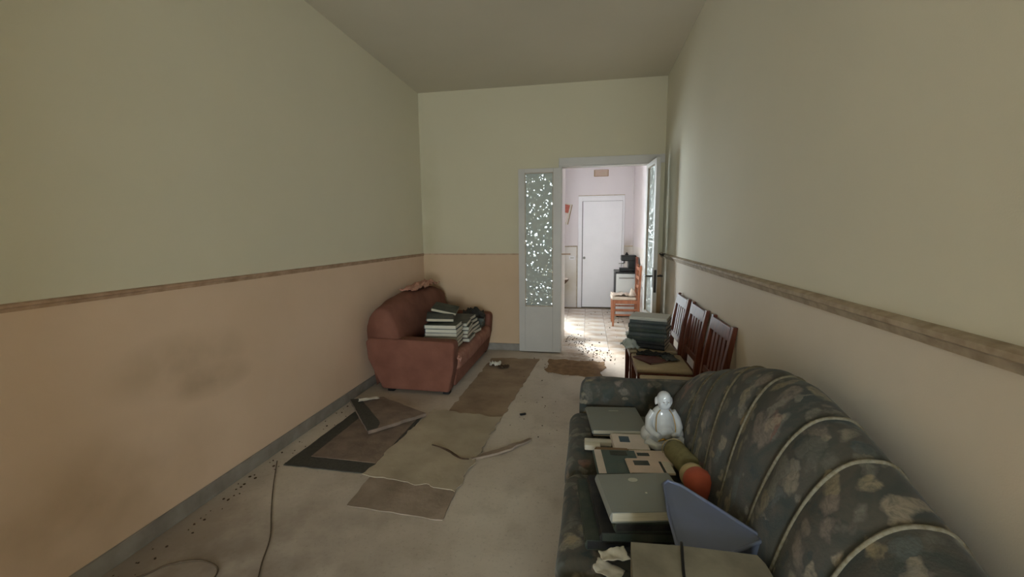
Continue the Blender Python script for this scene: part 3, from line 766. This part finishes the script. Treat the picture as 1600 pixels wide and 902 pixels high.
# ------------------------------------------------------------------ wooden chairs along the right wall
def wood_chair(label, loc, cushion='seat_cloth'):
    """faces -x; origin on the floor under the seat centre; seat .41 deep, .40 wide"""
    e = thing('dining_chair', label, 'chair', loc, 0, 'red brown chairs along right wall')
    x0, x1, hw = -.20, .21, .20
    for s in (-1, 1):
        MB().prism([(x0 + .004, 0), (x0 + .032, 0), (x0 + .042, .44), (x0, .44)], 'y', s * hw - .018, s * hw + .018, .003).build('leg', 'redwood', e)
        post = [(x1 - .035, .0), (x1 + .0, 0), (x1 - .005, .44), (x1 + .012, .66), (x1 + .045, .885), (x1 + .02, .885), (x1 - .022, .66), (x1 - .045, .44)]
        MB().prism(post, 'y', s * (hw - .012) - .018, s * (hw - .012) + .018, .003).build('back_post', 'redwood', e)
        MB().bx(x0 + .03, x1 - .04, s * hw - .011, s * hw + .011, .385, .44, .002).build('side_rail', 'redwood', e)
        MB().bx(x0 + .03, x1 - .03, s * hw - .009, s * hw + .009, .16, .185, .002).build('stretcher', 'redwood', e)
    MB().bx(x0 + .006, x0 + .03, -hw + .018, hw - .018, .385, .44, .002).build('front_rail', 'redwood', e)
    MB().bx(x1 - .04, x1 - .016, -hw + .03, hw - .03, .385, .44, .002).build('rear_rail', 'redwood', e)
    m = MB().bx(x0 - .004, x1 - .045, -hw - .005, hw + .005, .438, .466, .012, 3); m.build('seat', cushion, e, True)
    def xs(z): return x1 - .03 + (z - .44) * .12 if z < .66 else x1 - .005 + (z - .66) * .148
    def rail(z0, z1, nm):
        MB().prism([(xs(z0) - .011, z0), (xs(z0) + .009, z0), (xs(z1) + .009, z1), (xs(z1) - .011, z1)], 'y', -hw + .028, hw - .028, .002).build(nm, 'redwood', e)
    rail(.80, .875, 'top_rail'); rail(.52, .56, 'lower_back_rail')
    for y in (-.10, -.034, .034, .10):
        MB().prism([(xs(.56) - .006, .56), (xs(.56) + .005, .56), (xs(.80) + .005, .80), (xs(.80) - .006, .80)], 'y', y - .021, y + .021, .001).build('back_slat', 'redwood', e)
    return e
CH = [3.645, 3.15, 2.635]
wood_chair('farthest red brown wooden chair, carrying the book stack', (.54, CH[0], 0))
wood_chair('middle red brown wooden chair with a beige seat and papers', (.545, CH[1], 0))
wood_chair('nearest red brown wooden chair just behind the sofa arm', (.55, CH[2], 0))
G3 = 'dark volumes stacked on the farthest chair'
zs = .468
nm = ['lowest', 'second lowest', 'third lowest', 'fourth lowest', 'fourth highest', 'third highest', 'second highest']
for i in range(7):
    th = .032
    book(f'{nm[i]} dark volume in the tall stack on the farthest chair', (.515 + random.uniform(-.012, .008), 3.60 + random.uniform(-.01, .01), zs), (.225, .295, th), (0, 0, math.pi / 2 - .32 + random.uniform(-.05, .05)), ['c_black', 'c_black', 'c_dgreen', 'c_slate', 'c_dgreen', 'c_slate', 'c_slate'][i], 'pages', G3)
    zs += th + .0008
book('topmost pale covered volume on the tall chair stack', (.515, 3.605, zs), (.225, .295, .026), (0, 0, math.pi / 2 - .32), 'c_palegrey', 'pages', G3)
tag(crumple('plastic_bag', 'film', (.345, 3.50, .474), .12, .17, .05, 31, .2, .002, 14, None, .05, 22), 'cloudy crumpled plastic bag beside the chair book stack', 'plastic bag')
tag(crumple('plastic_bag', 'film', (.375, 3.62, .55), .05, .16, .05, 37, 0, .002, 12, None, .03, 22), 'plastic wrap clinging to the side of the chair stack', 'plastic bag').rotation_euler = (0, -1.35, .1)
book('maroon notebook lying on the middle chair seat', (.46, 3.18, .4675), (.15, .20, .010), (0, 0, .55), 'c_red', 'pages', None, 'notebook', 'notebook')
tag(crumple('leather_piece', 'black', (.50, 3.29, .469), .24, .09, .035, 41, -.15, .004, 14, None, .012, 18), 'black crumpled leather piece at the back of the middle chair seat', 'leather piece')
tag(crumple('cloth_rag', 'c_slate', (.60, 3.22, .469), .10, .16, .03, 43, .2, .003, 12, None, .01, 20), 'grey rag next to the back of the middle chair', 'rag')

# ------------------------------------------------------------------ things on the floor
def quad_sheet(name, mat, c, z, th, edge=.006, ripple=.002, n=26, seed=1, parent=None, zc=(0, 0, 0, 0)):
    """c: four floor corners in order; a thin slab with slightly ragged edges"""
    m = MB(); rows = []
    c = [Vector((*p_, 0)) for p_ in c]
    for i in range(n + 1):
        r = []
        for j in range(n + 1):
            u, v = i / n, j / n
            p_ = c[0] * (1 - u) * (1 - v) + c[1] * u * (1 - v) + c[2] * u * v + c[3] * (1 - u) * v
            zz = zc[0] * (1 - u) * (1 - v) + zc[1] * u * (1 - v) + zc[2] * u * v + zc[3] * (1 - u) * v
            k = max(abs(2 * u - 1), abs(2 * v - 1)) ** 10
            p_ = p_ + k * edge * Vector((noise.noise(p_ * 14 + Vector((seed, 0, 0))), noise.noise(p_ * 14 + Vector((0, seed, 5))), 0)) * 2
            r.append((p_.x, p_.y, z + th + zz + ripple * (1 + noise.noise(p_ * 6 + Vector((seed, 2, 0))))))
        rows.append(r)
    vs = m.grid(rows)
    ring = [vs[0][j] for j in range(n)] + [vs[i][n] for i in range(n)] + [vs[n][n - j] for j in range(n)] + [vs[n - i][0] for i in range(n)]
    low = [m.bm.verts.new((v.co.x, v.co.y, max(z + .0003, v.co.z - th - ripple * 2.2))) for v in ring]
    N = len(ring)
    for k in range(N): m.bm.faces.new((ring[k], low[k], low[(k + 1) % N], ring[(k + 1) % N]))
    m.bm.faces.new(low[::-1])
    return m.build(name, mat, parent, False)
rug = thing('rug', 'dark bordered brown rug beside the left wall', 'rug', (0, 0, 0))
quad_sheet('rug_border', 'rug_dark', [(-1.83, 2.165), (-1.235, 2.155), (-1.245, 2.96), (-1.815, 2.98)], .0005, .005, .003, .0008, seed=3, parent=rug)
quad_sheet('rug_field', 'rug_brown', [(-1.72, 2.28), (-1.27, 2.27), (-1.27, 2.90), (-1.715, 2.92)], .0058, .002, .002, .0006, seed=4, parent=rug)
tag(quad_sheet('underlay_mat', 'mat_beige', [(-1.285, 2.135), (-.69, 2.07), (-.635, 3.03), (-1.20, 3.09)], .0085, .003, .014, .0022, seed=5), 'large beige underlay sheet in the middle of the floor', 'mat')
tag(quad_sheet('taupe_mat', 'mat_small', [(-1.22, 1.865), (-.69, 1.835), (-.70, 2.20), (-1.24, 2.22)], .0008, .005, .004, .0008, seed=6), 'taupe mat nearest the viewer, tucked under the beige underlay', 'mat')
tag(quad_sheet('brown_carpet_strip', 'mat_brown', [(-1.08, 3.02), (-.64, 2.99), (-.52, 4.62), (-1.06, 4.58)], .0008, .003, .012, .001, seed=7), 'long brown carpet strip running past the loveseat', 'mat')
tag(quad_sheet('cork_sheet', 'cork', [(-.40, 4.17), (.12, 4.06), (.19, 4.60), (-.42, 4.63)], .0008, .003, .03, .001, seed=8), 'brown cork sheet on the floor before the doorway', 'mat')
fm = thing('folded_mat', 'dark folded mat lying askew on the bordered rug', 'mat', (0, 0, 0))
quad_sheet('mat_body', 'rug_brown', [(-1.50, 2.60), (-1.215, 2.955), (-1.70, 3.215), (-1.93, 3.09)], .013, .022, .004, .001, seed=9, parent=fm, zc=(.004, .0, .0, .012))
quad_sheet('mat_edge', 'rug_dark', [(-1.505, 2.60), (-1.43, 2.69), (-1.86, 3.13), (-1.93, 3.09)], .0365, .0015, .002, .0005, n=14, seed=10, parent=fm, zc=(.004, .0, .010, .012))
tag(crumple('paper_label', 'paper', (-1.77, 3.105, .052), .16, .05, .012, 51, .6, .002, 8), 'torn white label lying on the folded mat', 'paper')
tag(crumple('paper_wad', 'paper', (-.965, 4.31, .006), .12, .09, .045, 53, .2, .003, 12, None, .012, 22), 'small white paper wad on the carpet strip by the loveseat', 'paper')
tag(crumple('dirt_clod', 'soil', (-.86, 4.24, .006), .12, .07, .03, 57, .2, .003, 10, None, .008, 30), 'brown clod next to the white paper wad', 'dirt')
tag(MB().box((-.484, 3.118, .009), (.05, .018, .014), .5, .004).build('wood_chip', 'black'), 'small black chip alone on the bare floor', 'chip')
def strip(name, mat, pts, wd, th, z, label, cat):
    m = MB(); P = catmull([(x, y, 0) for x, y in pts], 5); L = []
    for i, p_ in enumerate(P):
        t = (P[min(i + 1, len(P) - 1)] - P[max(i - 1, 0)]).normalized(); nv = Vector((-t.y, t.x, 0))
        k = i / (len(P) - 1); ww = wd * (.35 + .65 * math.sin(math.pi * min(max(k, .08), .92))) * (1 + .35 * noise.noise(p_ * 22))
        zz = z + .012 * abs(noise.noise(p_ * 9))
        L.append([p_ + nv * ww / 2 + Vector((0, 0, zz)), p_ + nv * ww / 2 + Vector((0, 0, zz + th)), p_ - nv * ww / 2 + Vector((0, 0, zz + th + .006)), p_ - nv * ww / 2 + Vector((0, 0, zz))])
    vs = [[m.bm.verts.new(q) for q in r] for r in L]
    for A, B in zip(vs, vs[1:]):
        for k in range(4): m.bm.faces.new((A[k], A[(k + 1) % 4], B[(k + 1) % 4], B[k]))
    m.bm.faces.new(vs[0]); m.bm.faces.new(vs[-1][::-1])
    return tag(m.build(name, mat), label, cat)
strip('torn_carpet_strip', 'mat_small', [(-.70, 2.40), (-.63, 2.47), (-.54, 2.535), (-.46, 2.62), (-.37, 2.72)], .055, .008, .002, 'torn curled strip jutting from the beige underlay', 'carpet strip')
strip('underlay_tear', 'soil', [(-1.0, 2.525), (-.93, 2.495), (-.86, 2.465), (-.78, 2.40), (-.71, 2.385)], .018, .003, .0135, 'ragged dark tear across the beige underlay', 'tear')
tag(MB().tube(catmull([(-1.90, 2.20, .004), (-1.732, 1.962, .004), (-1.58, 1.761, .004), (-1.45, 1.597, .004), (-1.37, 1.452, .004), (-1.30, 1.33, .004), (-1.27, 1.2, .004)], 6), .0026, 6).build('cable', 'cable', smooth=True), 'thin brown cable running along the bare floor', 'cable')
tag(MB().tube(catmull([(-1.90, 1.22, .004), (-1.805, 1.307, .004), (-1.763, 1.366, .004), (-1.68, 1.409, .004), (-1.601, 1.412, .004), (-1.53, 1.388, .004), (-1.50, 1.33, .004), (-1.53, 1.25, .004)], 6), .0035, 6).build('cable_loop', 'cable', smooth=True), 'looped brown cable in the near left corner', 'cable')
# crumbs of dirt, too many and too small to count
m = MB()
def crumbs(n, fx, r0=.004, r1=.014):
    for _ in range(n):
        x, y = fx()
        while (y > 4.9 and x < -.28) or (abs(x - .625) < .2 and abs(y - 7.45) < .3) or x > .78 or x < -1.96: x, y = fx()
        r = random.uniform(r0, r1) * random.random() ** .6 + .002
        q = bmesh.ops.create_icosphere(m.bm, subdivisions=1, radius=r)
        bmesh.ops.transform(m.bm, matrix=Matrix.Translation((x, y, r * .35)) @ Matrix.Rotation(random.random() * 3, 4, 'Z') @ Matrix.Diagonal((1, random.uniform(.5, 1), .5, 1)), verts=q['verts'])
crumbs(170, lambda: (lambda t: (-.28 + .5 * t + random.gauss(0, .09), 5.72 - 1.05 * t + random.gauss(0, .12)))(random.random() ** 1.4))
crumbs(60, lambda: (random.uniform(-.2, .75), random.uniform(4.7, 7.9)), .003, .010)
crumbs(40, lambda: (random.uniform(.3, .78), random.gauss(6.9, .3)), .003, .014)
crumbs(60, lambda: (random.uniform(-1.95, -1.83), random.uniform(1.0, 3.3)), .003, .010)
crumbs(45, lambda: (random.uniform(-1.0, -.1), random.uniform(2.6, 4.7)), .002, .008)
o = m.build('dirt_crumbs', 'soil'); tag(o, 'scattered dark dirt crumbs on floor near the doorway', 'dirt'); o['kind'] = 'stuff'

# ------------------------------------------------------------------ the room beyond: chair, appliance, machine, wall items
kc = thing('kitchen_chair', 'orange brown wooden chair in the next room', 'chair', (.565, 6.68, 0))
x0, x1, hw = -.20, .20, .19
for s in (-1, 1):
    MB().prism([(x0 + .006, 0), (x0 + .03, 0), (x0 + .045, .40), (x0, .40)], 'y', s * hw - .02, s * hw + .02, .003).build('leg', 'kwood', kc)
    MB().prism([(x1 - .03, 0), (x1 + .004, 0), (x1 + .0, .40), (x1 + .018, .92), (x1 - .012, .92), (x1 - .04, .40)], 'y', s * hw - .018, s * hw + .018, .003).build('back_post', 'kwood', kc)
    MB().bx(x0 + .03, x1 - .03, s * hw - .012, s * hw + .012, .345, .40, .003).build('side_rail', 'kwood', kc)
    for z in (.16, .24): MB().bx(x0 + .03, x1 - .03, s * hw - .01, s * hw + .01, z, z + .026, .003).build('stretcher', 'kwood', kc)
MB().bx(x0 + .01, x0 + .034, -hw + .02, hw - .02, .345, .40, .003).build('front_rail', 'kwood', kc)
for z in (.56, .70, .84): MB().bx(x1 - .02, x1 - .002, -hw + .018, hw - .018, z, z + .05, .003).build('back_slat', 'kwood', kc)
MB().bx(x0 - .01, x1 - .05, -hw - .01, hw + .01, .40, .445, .016, 3).build('seat_cushion', 'cloth_white', kc, True)
tag(crumple('crumpled_cloth', 'cloth_white', (.50, 6.66, .447), .28, .3, .05, 61, 0, .003, 16, None, .01, 16), 'rumpled cream cloth on the chair in the next room', 'cloth')
tag(crumple('plastic_bag', 'cloth_white', (.665, 6.55, .452), .10, .12, .05, 63, 0, .002, 12, None, .10, 22), 'white plastic bag propped on the chair in the next room', 'plastic bag')
st = thing('appliance', 'low white appliance with dark top in the next room', 'appliance', (.625, 7.45, 0))
MB().bx(-.165, .165, -.25, .25, .03, .735, .008, 2).build('cabinet', 'appl', st)
MB().bx(-.178, .17, -.26, .26, .735, .765, .006, 2).build('top', 'black_app', st)
MB().bx(-.172, -.166, -.25, .25, .05, .735).build('side_gap', 'black', st)
MB().bx(-.15, .15, -.257, -.25, .08, .70, .003).build('door', 'appl', st)
MB().bx(-.12, .12, -.272, -.257, .655, .672, .004).build('handle', 'steel', st)
for x in (-.13, .13):
    for y in (-.21, .21): MB().bx(x - .02, x + .02, y - .02, y + .02, 0, .03).build('foot', 'black', st)
mc = thing('coffee_machine', 'black machine standing on the white appliance', 'machine', (.66, 7.40, .766))
MB().bx(-.135, .13, -.10, .10, 0, .05, .01, 2).build('base', 'black_app', mc)
MB().bx(.0, .13, -.095, .095, .05, .20, .012, 2).build('column', 'black_app', mc)
MB().bx(-.115, .13, -.10, .10, .17, .265, .015, 2).build('head', 'black_app', mc)
MB().lathe([(0, 0), (.03, 0), (.028, .02), (.014, .028), (.014, .045), (0, .048)], 16, (-.02, 0, .264)).build('lid_knob', 'black', mc, True)
MB().tube([(-.06, 0, .17), (-.06, 0, .13)], .016, 10).build('spout', 'steel', mc, True)
MB().tube([(-.06, -.01, .13), (-.15, -.02, .125)], .008, 8).build('filter_handle', 'steel', mc, True)
ps = thing('leaning_board', 'dark tall board leaning behind the kitchen chair', 'board', (.765, 7.02, 0))
MB().bx(-.012, .012, -.10, .10, .0, 1.02, .004).build('board', 'redwood', ps)
vt = thing('air_vent', 'small brownish vent grille high on the far wall', 'vent', (.215, YK1, 2.49))
MB().bx(-.13, .13, -.012, 0, -.06, .06, .003).build('vent_plate', 'c_brown', vt)
for i in range(5): MB().bx(-.115, .115, -.018, -.012, -.046 + .021 * i, -.036 + .021 * i).build('slat', 'c_blush', vt)
cl = thing('wall_calendar', 'tilted paper calendar on the far wall', 'calendar', (-.435, YK1 - .013, 1.77)); cl.rotation_euler = (0, .22, 0)
MB().bx(-.11, .10, -.006, 0, -.19, .19, .001).build('sheet', 'paper', cl)
MB().bx(-.09, .055, -.0075, -.006, .02, .17).build('picture', plain('calendar_red', (206, 120, 104), .7, .3, 20), cl)
MB().bx(-.09, .055, -.0075, -.006, -.15, -.0).build('date_grid', 'c_pink', cl)
MB().bx(.085, .1, -.0075, -.006, -.185, .185).build('edge_band', 'c_brown', cl)
sw = thing('wall_switch', 'white switch plate on the stained wainscot', 'switch', (-.30, YK1 - .012, .945))
MB().bx(-.055, .055, -.008, 0, -.036, .036, .003).build('plate', 'white_k', sw)
for x in (-.022, .0, .022): MB().bx(x - .008, x + .008, -.011, -.008, -.014, .014, .001).build('rocker', 'c_palegrey', sw)
sk = thing('washbasin', 'dirty dark washbasin peeking past the door jamb', 'basin', (-.52, 6.45, 0))
MB().lathe([(0, .60), (.08, .61), (.16, .65), (.225, .715), (.235, .72), (.24, .71), (.17, .63), (.09, .58), (0, .57)], 28).build('bowl', 'soil', sk, True)
MB().lathe([(0, 0), (.11, 0), (.10, .03), (.07, .1), (.065, .5), (.09, .59), (0, .6)], 20).build('pedestal', 'white_k', sk, True)
kn = thing('coat_hook', 'small dark hook at the end of right wall moulding', 'hook', (.79, 4.66, 1.17))
MB().box((-.012, 0, .0), (.03, .05, .03), .2, .006).build('hook_plate', 'metal', kn)
MB().tube([(-.015, 0, .0), (-.045, 0, .002), (-.055, 0, .018)], .006, 8).build('hook_arm', 'metal', kn, True)
